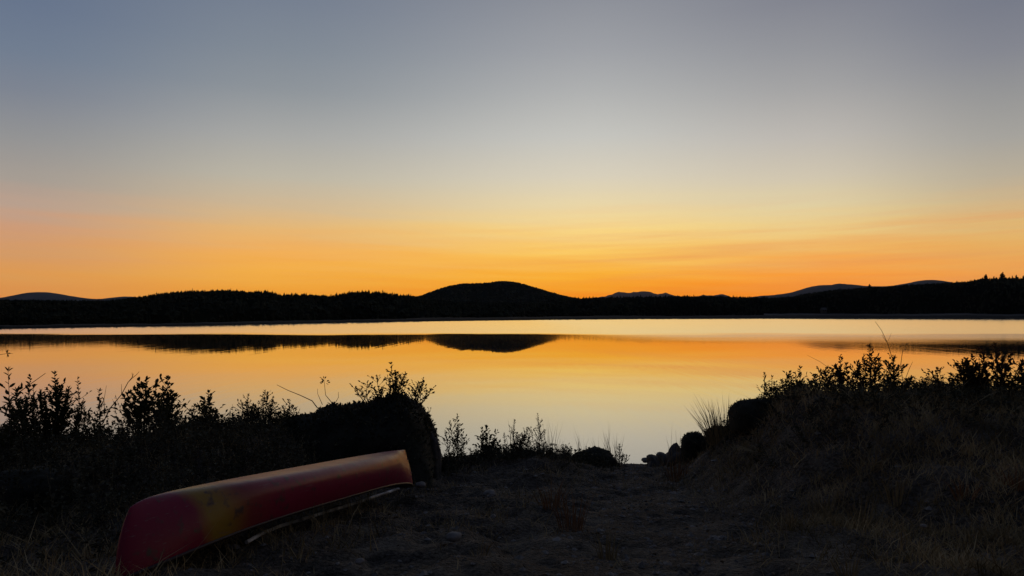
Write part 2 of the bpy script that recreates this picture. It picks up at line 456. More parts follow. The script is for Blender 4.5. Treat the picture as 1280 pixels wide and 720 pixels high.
rows = [[at(p, wl(p), wdepth(p)) - Vector((0, 0, .4)) for p in PX],
        [at(p, wl(p) - .8, wdepth(p) * 1.005) for p in PX],
        [at(p, wl(p) - b, wdepth(p) * 1.05) for p, b in zip(PX, bh)],
        [at(p, wl(p) - b, wdepth(p) * 1.3) - Vector((0, 0, .6)) for p, b in zip(PX, bh)]]
sheet(rows, MAT['bank'], 'far_shore', 'dark low bank along the far water edge', 'shore')
FD = lambda p: np.interp(p, [-900, 0, 150, 280, 400, 520, 800, 1280, 2200], [270, 275, 335, 400, 480, 700, 1050, 1000, 900])   # depth of the wooded ridge
rows = [[at(p, wl(p) - b + .4, wdepth(p) * 1.051) for p, b in zip(PX, bh)],
        [at(p, wl(p) - b - 1.3, wdepth(p) * 1.1) for p, b in zip(PX, bh)],
        [at(p, wl(p) - b - 2.6, wdepth(p) * 1.16) for p, b in zip(PX, bh)]]
rows = [[q for q, p in zip(r, PX) if p >= 955] for r in rows]
sheet(rows, MAT['beach'], 'far_beach', 'thin grey strip of beach beyond the far water edge', 'beach')

def ridge(name, label, pts, depth, mat, px0, px1, rough=.6, front=.72, drop=0., step=3, seed=0, end=2.):
    xs = np.arange(px0, px1 + .1, step)
    ry = np.interp(xs, [a for a, b in pts], [b for a, b in pts])
    ry = np.convolve(np.pad(ry, 3, mode='edge'), np.ones(7) / 7, 'valid') if end else ry
    ry = ry + drop + rough * fbm(xs * .25, xs * 0 + seed, seed, 4)
    D = np.array([depth(p) if callable(depth) else depth for p in xs])
    rows = []
    for k, (fd, fz) in enumerate([(front, 0.), (.80, .28), (.87, .58), (.93, .82), (.97, .95), (1., 1.), (1.06, .92), (1.3, .2)]):
        r = []
        for i, p in enumerate(xs):
            top = at(p, ry[i], D[i])
            z = -2 + (top.z + 2) * fz * (1 + (.08 * float(fbm(p * .06, k * 1.7, seed + 3, 3)) if 0 < k < 5 else 0))
            r.append(Vector((top.x * fd, D[i] * fd, z)))
        rows.append(r)
    return sheet(rows, mat, name, label, name.replace('_', ' ').split()[-1])

BIG = [(420, 392), (470, 382), (505, 376), (520, 372.5), (540, 366), (560, 359), (580, 355.5), (600, 355.6), (615, 354.2), (625, 352.6), (640, 353.3), (650, 355), (660, 358), (680, 364), (700, 370), (720, 374), (760, 384), (800, 393)]
ridge('domed_hill', 'broad dark dome shaped hill behind the far shore', BIG, 2600, MAT['hill'], 420, 800, .5, seed=11)
LM = [(-200, 385), (-120, 377), (-60, 371), (-20, 373), (0, 372.6), (15, 369.5), (35, 365.4), (50, 365), (65, 365.6), (80, 368.5), (95, 371), (120, 374.3), (140, 372), (155, 370.3), (165, 370.6), (185, 373), (230, 382), (260, 390)]
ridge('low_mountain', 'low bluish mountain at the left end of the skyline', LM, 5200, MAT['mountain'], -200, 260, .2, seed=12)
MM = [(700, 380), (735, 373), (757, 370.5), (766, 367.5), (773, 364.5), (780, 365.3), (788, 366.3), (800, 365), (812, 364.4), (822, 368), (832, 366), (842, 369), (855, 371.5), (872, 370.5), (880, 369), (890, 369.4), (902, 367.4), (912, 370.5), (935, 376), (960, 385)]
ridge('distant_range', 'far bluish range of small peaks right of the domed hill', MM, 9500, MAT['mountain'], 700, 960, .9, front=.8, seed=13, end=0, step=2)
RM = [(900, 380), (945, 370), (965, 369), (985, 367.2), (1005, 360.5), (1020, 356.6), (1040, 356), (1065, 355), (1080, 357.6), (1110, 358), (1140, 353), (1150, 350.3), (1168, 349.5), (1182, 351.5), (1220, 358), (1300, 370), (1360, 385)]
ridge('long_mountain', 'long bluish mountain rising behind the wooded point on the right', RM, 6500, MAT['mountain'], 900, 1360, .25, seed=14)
WR = [(-900, 355), (-500, 362), (-200, 372), (0, 374), (60, 375), (130, 375.5), (160, 372.5), (185, 369), (205, 366), (235, 363.6), (260, 363), (285, 362.3), (300, 363.4), (320, 365), (338, 366.4), (348, 369), (400, 370), (420, 370), (435, 367), (455, 365.6), (475, 366), (490, 368.4), (520, 371), (545, 375.5), (600, 378), (660, 378), (700, 374), (730, 373), (765, 372.5), (790, 371.5), (840, 371), (880, 370.5), (905, 371), (940, 372), (960, 372), (990, 370), (1010, 366), (1040, 362), (1085, 358.5), (1110, 357.6), (1140, 355), (1180, 353), (1205, 351.6), (1220, 349), (1250, 348.3), (1280, 348), (1400, 344), (1700, 350), (2200, 362)]
wr = lambda p: float(np.interp(p, [a for a, b in WR], [b for a, b in WR]))
TH = 5.2      # usual tree height on the wooded ridge
xs = np.arange(-900, 2201, 4.)
rows = []
for fd, fz in ((.5, 0.), (.62, .3), (.75, .58), (.88, .85), (1., 1.), (1.1, .96), (1.5, .3)):
    r = []
    for p in xs:
        D = FD(p)
        D0 = max(D * fd, wdepth(p) * 1.14) if fd < 1 else D * fd
        top = at(p, wr(p) + .8, D)
        z = -1 + (top.z - TH * .7 * float(np.interp(D, [270, 420, 900], [.36, .6, 1.])) + 1) * fz
        if fd < .6: z = min(z, at(p, wl(p) - 7, D0).z - .5)
        r.append(Vector((top.x / D * D0, D0, z)))
    rows.append(r)
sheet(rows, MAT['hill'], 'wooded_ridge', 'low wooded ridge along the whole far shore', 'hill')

def conifer(m, base, h, w, tiers=3, n=6):
    x, y, z = base
    for k in range(tiers):
        z0 = z + h * (.12 + .8 * k / tiers); z1 = z + h * (.12 + .88 * (k + 1.35) / (tiers + .35))
        z1 = min(z1, z + h)
        r = w * (1 - .8 * k / tiers)
        a0 = random.random() * 6
        ring = []
        for q in range(n):
            rr = r * random.uniform(.55, 1.15)
            ring.append((x + rr * math.cos(a0 + q * 6.283 / n), y + rr * math.sin(a0 + q * 6.283 / n), z0 + random.uniform(-.04, .05) * h))
        m.add(ring + [(x, y, z1)], [(q, (q + 1) % n, n) for q in range(n)])
def round_tree(m, base, h, w):
    x, y, z = base
    for k in range(3):
        cx, cy, cz = x + random.uniform(-.3, .3) * w, y + random.uniform(-.3, .3) * w, z + h * random.uniform(.35, .75)
        r = w * random.uniform(.5, .8)
        vs = [(cx, cy, cz + r * random.uniform(.8, 1.1))]
        for q in range(6):
            rr = r * random.uniform(.7, 1.2); vs.append((cx + rr * math.cos(q * 1.047), cy + rr * math.sin(q * 1.047), cz + random.uniform(-.25, .25) * r))
        vs.append((cx, cy, cz - r * .8))
        m.add(vs, [(0, 1 + q, 1 + (q + 1) % 6) for q in range(6)] + [(7, 1 + (q + 1) % 6, 1 + q) for q in range(6)])
mb = MB()
def ridge_z(p, u):
    D = FD(p); top = at(p, wr(p) + .8, D)
    fz = np.interp(u, [.5, .62, .75, .88, 1., 1.1], [0, .3, .58, .85, 1., .96])
    Du = max(D * u, float(wdepth(p)) * 1.14)
    return Vector((top.x / D * Du, Du, -1 + (top.z - TH * .7 * float(np.interp(D, [270, 420, 900], [.36, .6, 1.])) + 1) * fz))
for k in range(15000):
    p = random.uniform(-420, 1700)
    u = random.choice((random.uniform(.97, 1.03), random.uniform(.97, 1.03), random.uniform(.52, 1.0)))
    b = ridge_z(p, u)
    h = TH * random.uniform(.75, 1.08) * float(np.interp(FD(p), [270, 420, 900], [.36, .6, 1.]))
    if random.random() < .03: h *= 1.2
    b.z -= h * .22; h *= 1.2
    if 320 < p < 530 or 690 < p < 960 or p > 1225: h *= random.uniform(.95, 1.4)
    if random.random() < .45: conifer(mb, b, h, h * random.uniform(.2, .3))
    else: round_tree(mb, b, h * .85, h * .36)
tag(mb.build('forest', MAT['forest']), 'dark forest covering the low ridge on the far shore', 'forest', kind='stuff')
mb = MB()     # woods on the domed hill
for k in range(4200):
    p = random.uniform(440, 780)
    u = random.choice((random.uniform(.985, 1.01), random.uniform(.8, 1.0)))
    top = at(p, float(np.interp(p, [a for a, b in BIG], [b for a, b in BIG])), 2600)
    fz = np.interp(u, [.72, .8, .87, .93, .97, 1., 1.06], [0, .28, .58, .82, .95, 1., .92])
    h = random.uniform(7, 13)
    round_tree(mb, (top.x * u, 2600 * u, -2 + (top.z + 2) * fz - h * .55), h, h * .5)
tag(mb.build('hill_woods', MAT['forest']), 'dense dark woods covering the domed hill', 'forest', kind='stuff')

# trees that stand up singly from the ridge
def pine(px, toppy, wpx, label, ragged=False):
    D = float(FD(px)) * .985
    b = ridge_z(px, .985); b.z -= 1
    topz = at(px, toppy, D).z
    h = topz - b.z; w = wpx / F * D / 2
    root = tag(empty('pine_tree', b), label, 'tree', 'trees standing up from the far ridge')
    t = MB(); t.tube([(0, 0, 0), (0, 0, h * .6), (0, 0, h * .96)], h * .025, h * .006, 6); t.build('trunk', MAT['bark'], root)
    cm = MB()
    nb = 30
    for k in range(nb):
        f = k / (nb - 1)
        z = h * (.3 + .68 * f)
        for q in range(5):
            a = random.random() * 6.283
            L = w * (1 - f * .82) * random.uniform(.55, 1.15) * (random.uniform(.6, 1.2) if ragged else 1)
            d = Vector((math.cos(a), math.sin(a), random.uniform(-.15, .25)))
            s = d.cross(Vector((0, 0, 1))).normalized() * L * .32
            p0 = Vector((0, 0, z)); p1 = p0 + d * L * .6; p2 = p0 + d * L
            up = Vector((0, 0, L * .22 + h * .012))
            cm.add([p0, p1 + s, p2, p1 - s, p1 + up, p1 - up * .6], [(0, 1, 4), (1, 2, 4), (2, 3, 4), (3, 0, 4), (0, 5, 1), (1, 5, 2), (2, 5, 3), (3, 5, 0)])
    cm.build('crown', MAT['forest'], root)
pine(1232.5, 342.8, 9, 'wide topped pine left of the tallest tree on the right ridge', True)
pine(1242.5, 345.2, 5, 'short narrow pine between the wide topped pine and the tallest tree', True)
pine(1253.5, 340.0, 10, 'tallest pine standing on the right end of the far ridge', True)
pine(1265.5, 344.2, 3.5, 'thin spindly pine just right of the tallest tree on the ridge')
pine(1270.5, 343.4, 7, 'bushy medium pine between the thin pine and the frame edge', True)
pine(1279.5, 344.2, 6, 'pine cut by the right edge of the photo', True)
pine(1087, 355.2, 8, 'small round pine on the ridge below the long mountain', True)
pine(240.5, 360.3, 3, 'lone pine tip on the left part of the left wooded hill', False)
pine(288.5, 359.9, 2.6, 'lone pine tip at the summit of the left wooded hill', False)
pine(344.5, 364.5, 3, 'pine tip where the left wooded hill drops on its right', False)

mb = MB(); mb.box(-9000, 9000, -120, 12600, -3, 440)
tag(mb.build('haze', MAT['haze']), 'thin evening haze over the lake and hills', 'haze', kind='stuff')

# cabin and driftwood on the far beach
cp = at(1029.5, 388.2, 830)
root = tag(empty('cabin', cp, R(12)), 'tiny pale cabin among dark trees above the far beach', 'cabin')
m = MB(); m.box(-2.6, 2.6, -2.2, 2.2, -3.0, .9); m.build('wall', MAT['wall_pale'], root)
m = MB(); m.add([(-3.0, -2.7, .85), (3.0, -2.7, .85), (3.0, 2.7, .85), (-3.0, 2.7, .85), (-3.0, 0, 3.4), (3.0, 0, 3.4)], [(0, 1, 5, 4), (2, 3, 4, 5), (0, 4, 3), (1, 2, 5), (0, 3, 2, 1)])
m.build('roof', MAT['shingle'], root)
for x in (-1.7, 1.1):
    m = MB(); m.box(x - .5, x + .5, -2.23, -2.15, -.3, .9); m.build('window', MAT['window'], root)
lp = at(1096, 391.2, 905)
m = MB(); m.tube([(-5, 0, .3), (-1.5, .3, .6), (2, 0, .7), (7, -.5, .5)], .5, .3, 7); m.tube([(-2.2, 0, .6), (-3, .2, 1.8)], .35, .15, 6)
tag(m.build('log', MAT['bark'], loc=None), 'dark driftwood log lying on the far grey beach', 'log').location = lp

# ------------------------------------------------------------------ rocks
def rock(name, mat, px, toppy, depth, wpx, label, hratio=.7, dratio=1., seed=0, base=None, group=None, sub=4, rug=.28, sink=.25, flat=1.0):
    w = wpx / F * depth
    top = at(px, toppy, depth)
    g = h1(top.x, depth) if base is None else base
    h = max((top.z - g) * (1 + sink), w * hratio)
    bm = bmesh.new(); bmesh.ops.create_icosphere(bm, subdivisions=sub, radius=1)
    for v in bm.verts:
        n = v.co.normalized()
        q = 1 + rug * float(fbm(n.x * 1.6 + seed * 3.1, n.y * 1.6 + n.z * 1.9 + seed, seed, 4))
        zz = math.copysign(abs(n.z) ** flat, n.z)
        v.co = Vector((n.x * q * w / 2, n.y * q * w / 2 * dratio, (zz * q * .5 + .5) * h))
    zt = max(v.co.z for v in bm.verts)
    for v in bm.verts: v.co.z = v.co.z / zt * h
    me = bpy.data.meshes.new(name); bm.to_mesh(me); bm.free(); me.shade_smooth(); me.materials.append(mat)
    o = bpy.data.objects.new(name, me); COL.objects.link(o)
    o.location = (top.x, depth, top.z - h)
    return tag(o, label, 'rock', group)
GB, GS = 'boulders on the lake bank', 'small stones on the ground'
def outcrop(name, mat, prof, y0, y1, label, seed, group):
    """a rough hump whose crest runs along the given crest line"""
    yc = (y0 + y1) / 2
    P = [at(px, py, yc) for px, py in prof]
    px_, pz_ = [p.x for p in P], [p.z for p in P]
    xs_, vs_ = np.linspace(px_[0], px_[-1], 90), np.linspace(-1, 1, 46)
    X, V = np.meshgrid(xs_, vs_)
    e = np.clip(1 - np.abs(V) ** 3.2, 0, 1) ** .5
    yy = yc + V * (y1 - y0) / 2
    g = H(X, yy) - .12
    crest = np.interp(X, px_, pz_)
    z = g + np.maximum(crest - .06 - g, 0) * e
    n = fbm(X * 2.2, V * 1.9 + z * 1.5, seed, 5)
    z = z + .13 * n * e + .09 * fbm(X * 5, yy * 5, seed + 1, 4) * e
    yy = yy + .16 * fbm(X * 1.7 + 5, z * 2.4, seed + 4, 4)
    X = X + .06 * fbm(V * 2 + 3, z * 3., seed + 8, 4)
    m = MB(); n_ = len(xs_)
    m.v = list(zip(X.ravel().tolist(), yy.ravel().tolist(), z.ravel().tolist()))
    m.f = [(j * n_ + i, j * n_ + i + 1, (j + 1) * n_ + i + 1, (j + 1) * n_ + i) for j in range(len(vs_) - 1) for i in range(n_ - 1)]
    c_ = (float(X.mean()), yc, float(g.mean()))
    o = m.build(name, mat, smooth=True, loc=c_)
    return tag(o, label, 'rock', group)
outcrop('boulder', MAT['moss'], [(318, 545), (340, 530), (365, 519), (395, 509), (420, 505), (445, 499), (470, 495), (492, 494), (508, 495), (518, 499), (525, 508), (530, 520), (536, 532), (541, 545), (547, 575)], 9.5, 11.5,
        'great dark mossy boulder behind the canoe with shrubs on its crown', 3, GB)
rock('boulder', MAT['rock'], 541, 541, 10.4, 20, 'small square stone step at the right foot of the great boulder', dratio=1, seed=6, rug=.3, flat=.5, group=GB)
rock('boulder', MAT['moss'], 28, 586, 6.6, 108, 'wide flat topped dark boulder at the left edge behind the canoe', dratio=.7, seed=8, rug=.34, flat=.5, group=GB)
rock('boulder', MAT['rock'], 152, 594, 7.2, 44, 'small pale topped boulder above the near end of the canoe', dratio=1, seed=9, rug=.35, flat=.7, group=GB)
rock('boulder', MAT['moss'], 950, 497, 9.9, 74, 'dark rounded boulder at the left end of the right bank', dratio=1, seed=10, rug=.22, flat=.7, group=GB)
rock('boulder', MAT['moss'], 868, 540, 11.6, 34, 'dark oval boulder below the grass tuft on the right bank', dratio=1, seed=12, rug=.25, flat=.8, group=GB)
rock('boulder', MAT['moss'], 908, 531, 11.0, 52, 'low dark boulder under the tall grass tuft of the right bank', dratio=1, seed=13, rug=.25, flat=.8, group=GB)
rock('boulder', MAT['rock'], 846, 553, 12.4, 26, 'pale grey boulder left of the dark oval one', dratio=1, seed=14, rug=.75, sub=3, flat=.7, group=GB)
rock('boulder', MAT['rock'], 834, 561, 12.9, 24, 'low grey boulder second from the water in the right hand row of rocks', dratio=1, seed=15, rug=.75, sub=3, flat=.7, group=GB)
rock('boulder', MAT['rock'], 819, 568, 13.3, 24, 'lowest grey boulder nearest the water beside the path', dratio=1, seed=16, rug=.8, sub=3, flat=.7, group=GB)
rock('boulder', MAT['moss'], 741, 559, 13.0, 62, 'dark humped boulder at the water edge left of the path end', dratio=.8, seed=17, rug=.2, group=GB)
rock('boulder', MAT['moss'], 655, 562, 12.4, 70, 'flat dark boulder under the thin shrubs left of the humped one', dratio=.8, seed=18, rug=.2, group=GB)
rock('stone', MAT['rock'], 787, 569, 15.2, 9, 'small dark stone standing in the water beyond the path', seed=19, base=-.08, sub=3, sink=.1)
for i, (px, py, d, w, lb) in enumerate([
        (858, 551, 12.2, 12, 'small angular stone wedged right of the pale grey boulder'),
        (826, 565, 13.0, 12, 'small angular stone between the two lowest grey boulders'),
        (807, 572, 13.6, 11, 'last small stone at the water end of the right hand row of rocks'),
        (712, 569, 13.0, 14, 'small stone left of the humped water edge boulder'),
        (526, 602, 8.7, 13, 'pale stone just right of the far end of the canoe'),
        (612, 612, 8.0, 16, 'pale flat stone on the dirt right of the canoe'),
        (567, 665, 5.4, 20, 'flat grey stone in the dirt at the bottom centre left'),
        (1154, 655, 5.0, 8, 'bright little stone in the dry grass on the right'),
        (780, 634, 6.6, 6, 'bright little stone on the path'),
        (450, 698, 4.5, 12, 'little grey stone in front of the canoe near the bottom edge'),
        (818, 681, 4.9, 6, 'tiny pale stone on the near part of the path')]):
    rock('stone', MAT['pale'], px, py, d, w, lb, hratio=.5, seed=30 + i, base=at(px, py + w * .45, d).z, sub=3, group=GS, sink=.3)

# ------------------------------------------------------------------ canoe
CL, CB = 4.5, .35
prof_u = np.array([.80, .885, .95, .985, 1.0, .97, .86, .52, 0.])
prof_v = np.array([0., .15, .31, .47, .63, .78, .905, .97, 1.])
def hull_pt(s, q, off=0.):
    """s -1..1 along the canoe, q -1..1 round the section (gunwale, keel, gunwale); z = 0 is the gunwale amidships"""
    a = abs(q) * 8
    u = np.interp(8 - a, range(9), prof_u); v = np.interp(8 - a, range(9), prof_v)
    e = abs(s)
    b = CB * max(0., 1 - e ** 2.3) ** .85 + .018
    sharp = sstep(e, .55, 1.)                       # the ends close to a V
    u = u * (1 - sharp) + sharp * (1 - v ** 2.6) * .98
    gz = -.02 - .13 * e ** 3.0                            # sheer: upside down, the ends reach lowest
    kz = .285 - .02 * e ** 4 - (.04 if s < 0 else .0) * e ** 14
    z = gz + (kz - gz) * v
    x = s * CL / 2 * (1 - (.05 if s < 0 else .025) * e ** 8 * v ** 2.2)
    n = Vector((0, math.copysign(1, q) * (1 - v), v)).normalized()
    p = Vector((x, math.copysign(1, q) * b * u if abs(q) > 1e-6 else 0, z))
    return p + n * off
def ground_at(px, py):
    d, o_ = at(px, py, 1.) - Vector((0, 0, EYE)), Vector((0, 0, EYE))
    t = 2.
    while t < 16:
        p = o_ + d * t
        if p.z <= h1(p.x, p.y): return p
        t += .01
    return o_ + d * 16
p0 = at(146, 718, 4.25); p1 = at(511, 605, 8.6)
mid = (p0 + p1) / 2; dv = (p1 - p0)
croot = empty('canoe', mid)
croot.rotation_euler = (R(-9), -math.atan2(dv.z, math.hypot(dv.x, dv.y)), math.atan2(dv.y, dv.x))
croot.location.z += .15 - .025
tag(croot, 'red canoe with a yellow band lying upside down on the bank', 'canoe')
m = MB(); NS, NQ = 60, 36
ss = [-1 + 2 * i / NS for i in range(NS + 1)]
ss = [math.copysign(abs(s) ** .8, s) for s in ss]
for s in ss:
    for j in range(NQ + 1): m.v.append(tuple(hull_pt(s, -1 + 2 * j / NQ)))
for i in range(NS):
    for j in range(NQ):
        a = i * (NQ + 1) + j; m.f.append((a, a + 1, a + NQ + 2, a + NQ + 1))
for i in (0, NS):
    for j in range(NQ // 2):
        a = i * (NQ + 1) + j; b = i * (NQ + 1) + NQ - j
        fc = (a, a + 1, b - 1, b) if b - 1 != a + 1 else (a, a + 1, b)
        m.f.append(fc if i else fc[::-1])
hull = m.build('hull', MAT['hull'], croot, smooth=True)
sol = hull.modifiers.new('wall', 'SOLIDIFY'); sol.thickness = .008; sol.offset = -1
sb = hull.modifiers.new('smooth', 'SUBSURF'); sb.levels = sb.render_levels = 1
for sg in (-1, 1):
    m = MB(); m.tube([hull_pt(s, sg) + Vector((0, sg * .004, 0)) for s in ss], .013, .013, 8)
    m.build('gunwale', MAT['trim'], croot, smooth=True)
for sg in (-1, 1):
    m = MB(); vs = []
    for s in np.linspace(.80, .985, 7):
        a, b = hull_pt(sg * s, -1), hull_pt(sg * s, 1)
        vs += [a + Vector((0, .006, -.004)), b + Vector((0, -.006, -.004))]
    m.add(vs, [(2 * i, 2 * i + 1, 2 * i + 3, 2 * i + 2) for i in range(6)])
    o = m.build('deck_plate', MAT['trim'], croot); o.modifiers.new('wall', 'SOLIDIFY').thickness = .008
for s in (-.42, .0, .45):
    a, b = hull_pt(s, -1), hull_pt(s, 1)
    m = MB(); m.tube([a + Vector((0, .0, .02)), (a + b) / 2 + Vector((0, 0, .025)), b + Vector((0, 0, .02))], .018, .018, 8)
    m.build('thwart', MAT['bark'], croot)
# faded, unreadable print on the flank
def strokes(name, s0, q0, ds, dq, cells):
    m = MB()
    for a0, b0, a1, b1 in cells:
        pts = [hull_pt(s0 + ds * a, q0 + dq * b, .0035) for a, b in ((a0, b0), (a1, b0), (a1, b1), (a0, b1))]
        m.add(pts, [(0, 1, 2, 3)])
    m.build(name, MAT['ink'], croot)
cells = []
xx = 0.
for k, wd in enumerate((.07, .07, .07, .09, .1, .09, .1, .11)):
    h_ = .6 + .05 * k
    cells += [(xx, 0, xx + .022, h_)]
    if k % 3 != 1: cells += [(xx + wd * .55, 0, xx + wd * .55 + .02, h_)]
    if k % 2 == 0: cells += [(xx + .02, h_ - .12, xx + wd * .6, h_)]
    else: cells += [(xx + .02, h_ * .45, xx + wd * .55, h_ * .45 + .12)]
    xx += wd + .05
cells.append((0, -.03, xx - .05, .03))
strokes('faded_print', .34, -.66, .19, .16, cells)
# bolts at the far end and two pale scuffs
for s, q in ((.955, -.42), (.972, -.72)):
    p = hull_pt(s, q, .004); m = MB()
    m.tube([p - Vector((0, .006, 0)), p + Vector((0, -.012, .0))], .012, .010, 8); m.build('bolt', MAT['ink'], croot)

# pale pole under the canoe's edge
pts = [ground_at(px, py) + Vector((0, 0, .02)) for px, py in ((308, 685), (327, 674), (349, 664), (375, 656), (400, 648), (425, 640), (450, 632), (475, 623), (498, 615))]
m = MB(); m.tube([p + Vector((0, 0, .02)) for p in pts], .014, .016, 8)
tag(m.build('pole', MAT['pole']), 'thin pale pole lying on the ground along the edge of the canoe', 'pole')

# ------------------------------------------------------------------ shrubs, twigs and grass tufts
def shrub(px, toppy, depth, wpx, label, stems=9, leaf=.045, ratio=.55, dens=1., base=None, mat='leaf', lean=0., group=None, name='leafy_shrub', bare=.25, spread=1.):
    leaf *= 1.15
    w = wpx / F * depth / 2
    c = at(px, toppy, depth)
    g = (h1(c.x, depth) if base is None else base) - .04
    h = c.z - g
    root = tag(empty(name, (c.x, depth, g)), label, 'shrub', group)
    sm, lm = MB(), MB()
    for k in range(stems):
        a = random.uniform(0, 6.283); rr = math.sqrt(random.random())
        r0 = w * .35 * rr * spread; r1 = w * rr
        hh = h * (1 if k == 0 else random.uniform(.55, .98)) * (1 - .25 * rr * rr)
        b = Vector((math.cos(a) * r0, math.sin(a) * r0, 0))
        e = Vector((math.cos(a) * r1 + lean * hh, math.sin(a) * r1, hh))
        if k == 0: e = Vector((lean * hh, 0, h))
        mid = b.lerp(e, .5) + Vector((random.gauss(0, .04), random.gauss(0, .04), .05 * h))
        path = []
        n = 8
        for i in range(n + 1):
            t = i / n
            path.append(b * (1 - t) ** 2 + mid * 2 * t * (1 - t) + e * t * t)
        sm.tube(path, .007, .002, 4, cap=False)
        nl = int(hh / (leaf * .52) * dens * 1.5 * random.choice((.5, .8, 1., 1.2, 1.2)))
        for i in range(nl):
            t = bare + (1 - bare) * (i + random.random()) / nl
            f = t * n; j = min(int(f), n - 1)
            p = path[j].lerp(path[j + 1], f - j); tdir = (path[j + 1] - path[j]).normalized()
            aa = i * 2.4 + random.uniform(-.5, .5)
            d = Vector((math.cos(aa), math.sin(aa), random.uniform(.1, .9))) + tdir * .4
            if random.random() < .4 and t < .85:       # a short side twig with its own leaves
                L = random.uniform(.5, 1.4) * leaf * 2.2
                q = p + d.normalized() * L
                sm.tube([p, q], .003, .0015, 3, cap=False)
                for z in range(3):
                    dd = d + Vector((random.gauss(0, .7), random.gauss(0, .7), random.gauss(.1, .5)))
                    s = leaf * random.uniform(.7, 1.2); lm.leaf(p.lerp(q, .5 + .25 * z), dd, s, s * ratio)
            else:
                s = leaf * random.uniform(.7, 1.25) * (1 - .35 * max(0, t - .75) * 4 * .5)
                lm.leaf(p, d, s, s * ratio)
        s = leaf * .8
        for z in range(3):
            lm.leaf(path[-1], Vector((random.gauss(0, .5), random.gauss(0, .5), 1)), s, s * ratio * .8)
    sm.build('stem', MAT['bark'], root)
    lm.build('foliage', MAT[mat], root)
    return root
GL, GC, GR = 'shrubs along the left bank', 'low shrubs at the water edge', 'shrubs along the right bank'
shrub(4, 464, 8.4, 46, 'tall large leaved shrub cut by the left photo edge', 7, .07, .4, .7, group=GL, lean=.06)
shrub(38, 472, 8.9, 40, 'dense leafy shrub crossed by two straight bare sticks', 12, .055, .5, 1., group=GL)
shrub(68, 468, 9.0, 40, 'tallest dense shrub with upright leafy spires on the left bank', 14, .055, .5, 1.1, group=GL)
shrub(97, 474, 9.2, 26, 'narrow spire shaped shrub right of the tallest left shrubs', 6, .045, .45, 1.1, group=GL)
shrub(124, 489, 9.1, 36, 'loose thin shrub left of the gap with open water', 7, .05, .45, .7, group=GL)
shrub(182, 475, 8.9, 62, 'broad shrub with large round leaves right of the gap with open water', 15, .062, .62, 1., group=GL, lean=.02)
shrub(210, 473, 9.2, 34, 'upright shrub grown into the right side of the round leaved shrub', 9, .052, .55, 1.2, group=GL)
shrub(243, 508, 9.4, 30, 'very low leafy shrub between two taller ones on the left bank', 6, .05, .55, .9, group=GL)
shrub(261, 491, 9.5, 36, 'small shrub with broad leaves halfway along the left bank', 9, .055, .6, .9, group=GL)
shrub(313, 494, 9.8, 24, 'feathery small leaved shrub leaning left before the great boulder', 7, .032, .45, 1., group=GL, lean=-.08)
shrub(331, 489, 9.8, 36, 'feathery small leaved shrub with the higher top before the great boulder', 11, .034, .45, 1.1, group=GL)
shrub(361, 501, 10.0, 24, 'small pointed shrub at the foot of the low mossy boulder', 6, .036, .5, 1.1, group=GL)
shrub(489, 455, 10.2, 60, 'leafy shrub growing on the crown of the great boulder', 14, .042, .55, .9, base=at(489, 503, 10.2).z, group=GL, bare=.1)
shrub(462, 478, 10.2, 44, 'low spreading shrub on the left shoulder of the great boulder', 7, .038, .5, .8, base=at(462, 500, 10.2).z, group=GL, bare=.1, lean=-.1)
shrub(522, 474, 10.2, 34, 'small shrub leaning right from the edge of the great boulder', 8, .042, .5, .9, base=at(518, 502, 10.2).z, group=GL, bare=.1, lean=.25)
shrub(535, 511, 10.3, 22, 'sparse little shrub on the right face of the great boulder', 6, .03, .4, .7, base=at(532, 540, 10.3).z, group=GL, bare=.2, lean=.15)
shrub(572, 519, 11.9, 40, 'twiggy shrub right beside the great boulder', 10, .042, .5, .8, group=GC)
shrub(607, 534, 11.9, 46, 'low dark shrub with thick leaves second right of the great boulder', 13, .052, .6, .9, group=GC)
shrub(643, 526, 12.1, 46, 'upright shrub with narrow leaves above the flat dark boulder', 12, .038, .4, .9, group=GC, mat='leaf_red')
shrub(672, 518, 12.2, 40, 'airy twiggy shrub with few leaves above the flat dark boulder', 9, .036, .4, .5, group=GC, mat='leaf_red')
shrub(774, 556, 13.2, 22, 'tiny low shrub on the right slope of the humped water edge boulder', 6, .03, .5, .9, group=GC)
shrub(956, 468, 9.8, 9, 'little upright sprout with two stems on the dark rounded boulder', 3, .045, .4, 1., base=at(956, 500, 9.8).z, group=GR, bare=.1, spread=.5)
shrub(965, 472, 9.8, 9, 'slightly shorter sprout beside the two stemmed one on the rounded boulder', 3, .045, .4, 1., base=at(965, 500, 9.8).z, group=GR, bare=.1, spread=.5)
shrub(988, 466, 9.5, 22, 'narrow dark shrub first from the left on the right bank', 7, .045, .5, 1.1, group=GR)
shrub(1000, 460, 9.6, 22, 'shrub with one leafy spire at the left of the right bank', 7, .045, .5, 1.1, group=GR)
shrub(1020, 470, 9.4, 36, 'low bushy shrub between the spire shrub and the big open shrub', 10, .045, .5, 1., group=GR)
shrub(1052, 448, 9.3, 50, 'big open shrub in the middle of the right bank', 14, .045, .5, .9, group=GR, mat='leaf_red')
shrub(1083, 433, 9.4, 44, 'tall loose shrub with leaves bunched at its top', 10, .045, .5, .8, group=GR, mat='leaf_red', lean=.05)
shrub(1117, 446, 9.2, 40, 'shrub at the foot of the long bare stem', 12, .045, .5, 1., group=GR)
shrub(1176, 461, 9.3, 30, 'thin leaning shrub left of the largest right hand shrub', 5, .042, .5, .6, group=GR, lean=-.12, mat='leaf_red')
shrub(1203, 452, 9.2, 52, 'rounded shrub left of the largest right hand shrub', 13, .05, .55, 1., group=GR, mat='leaf_red')
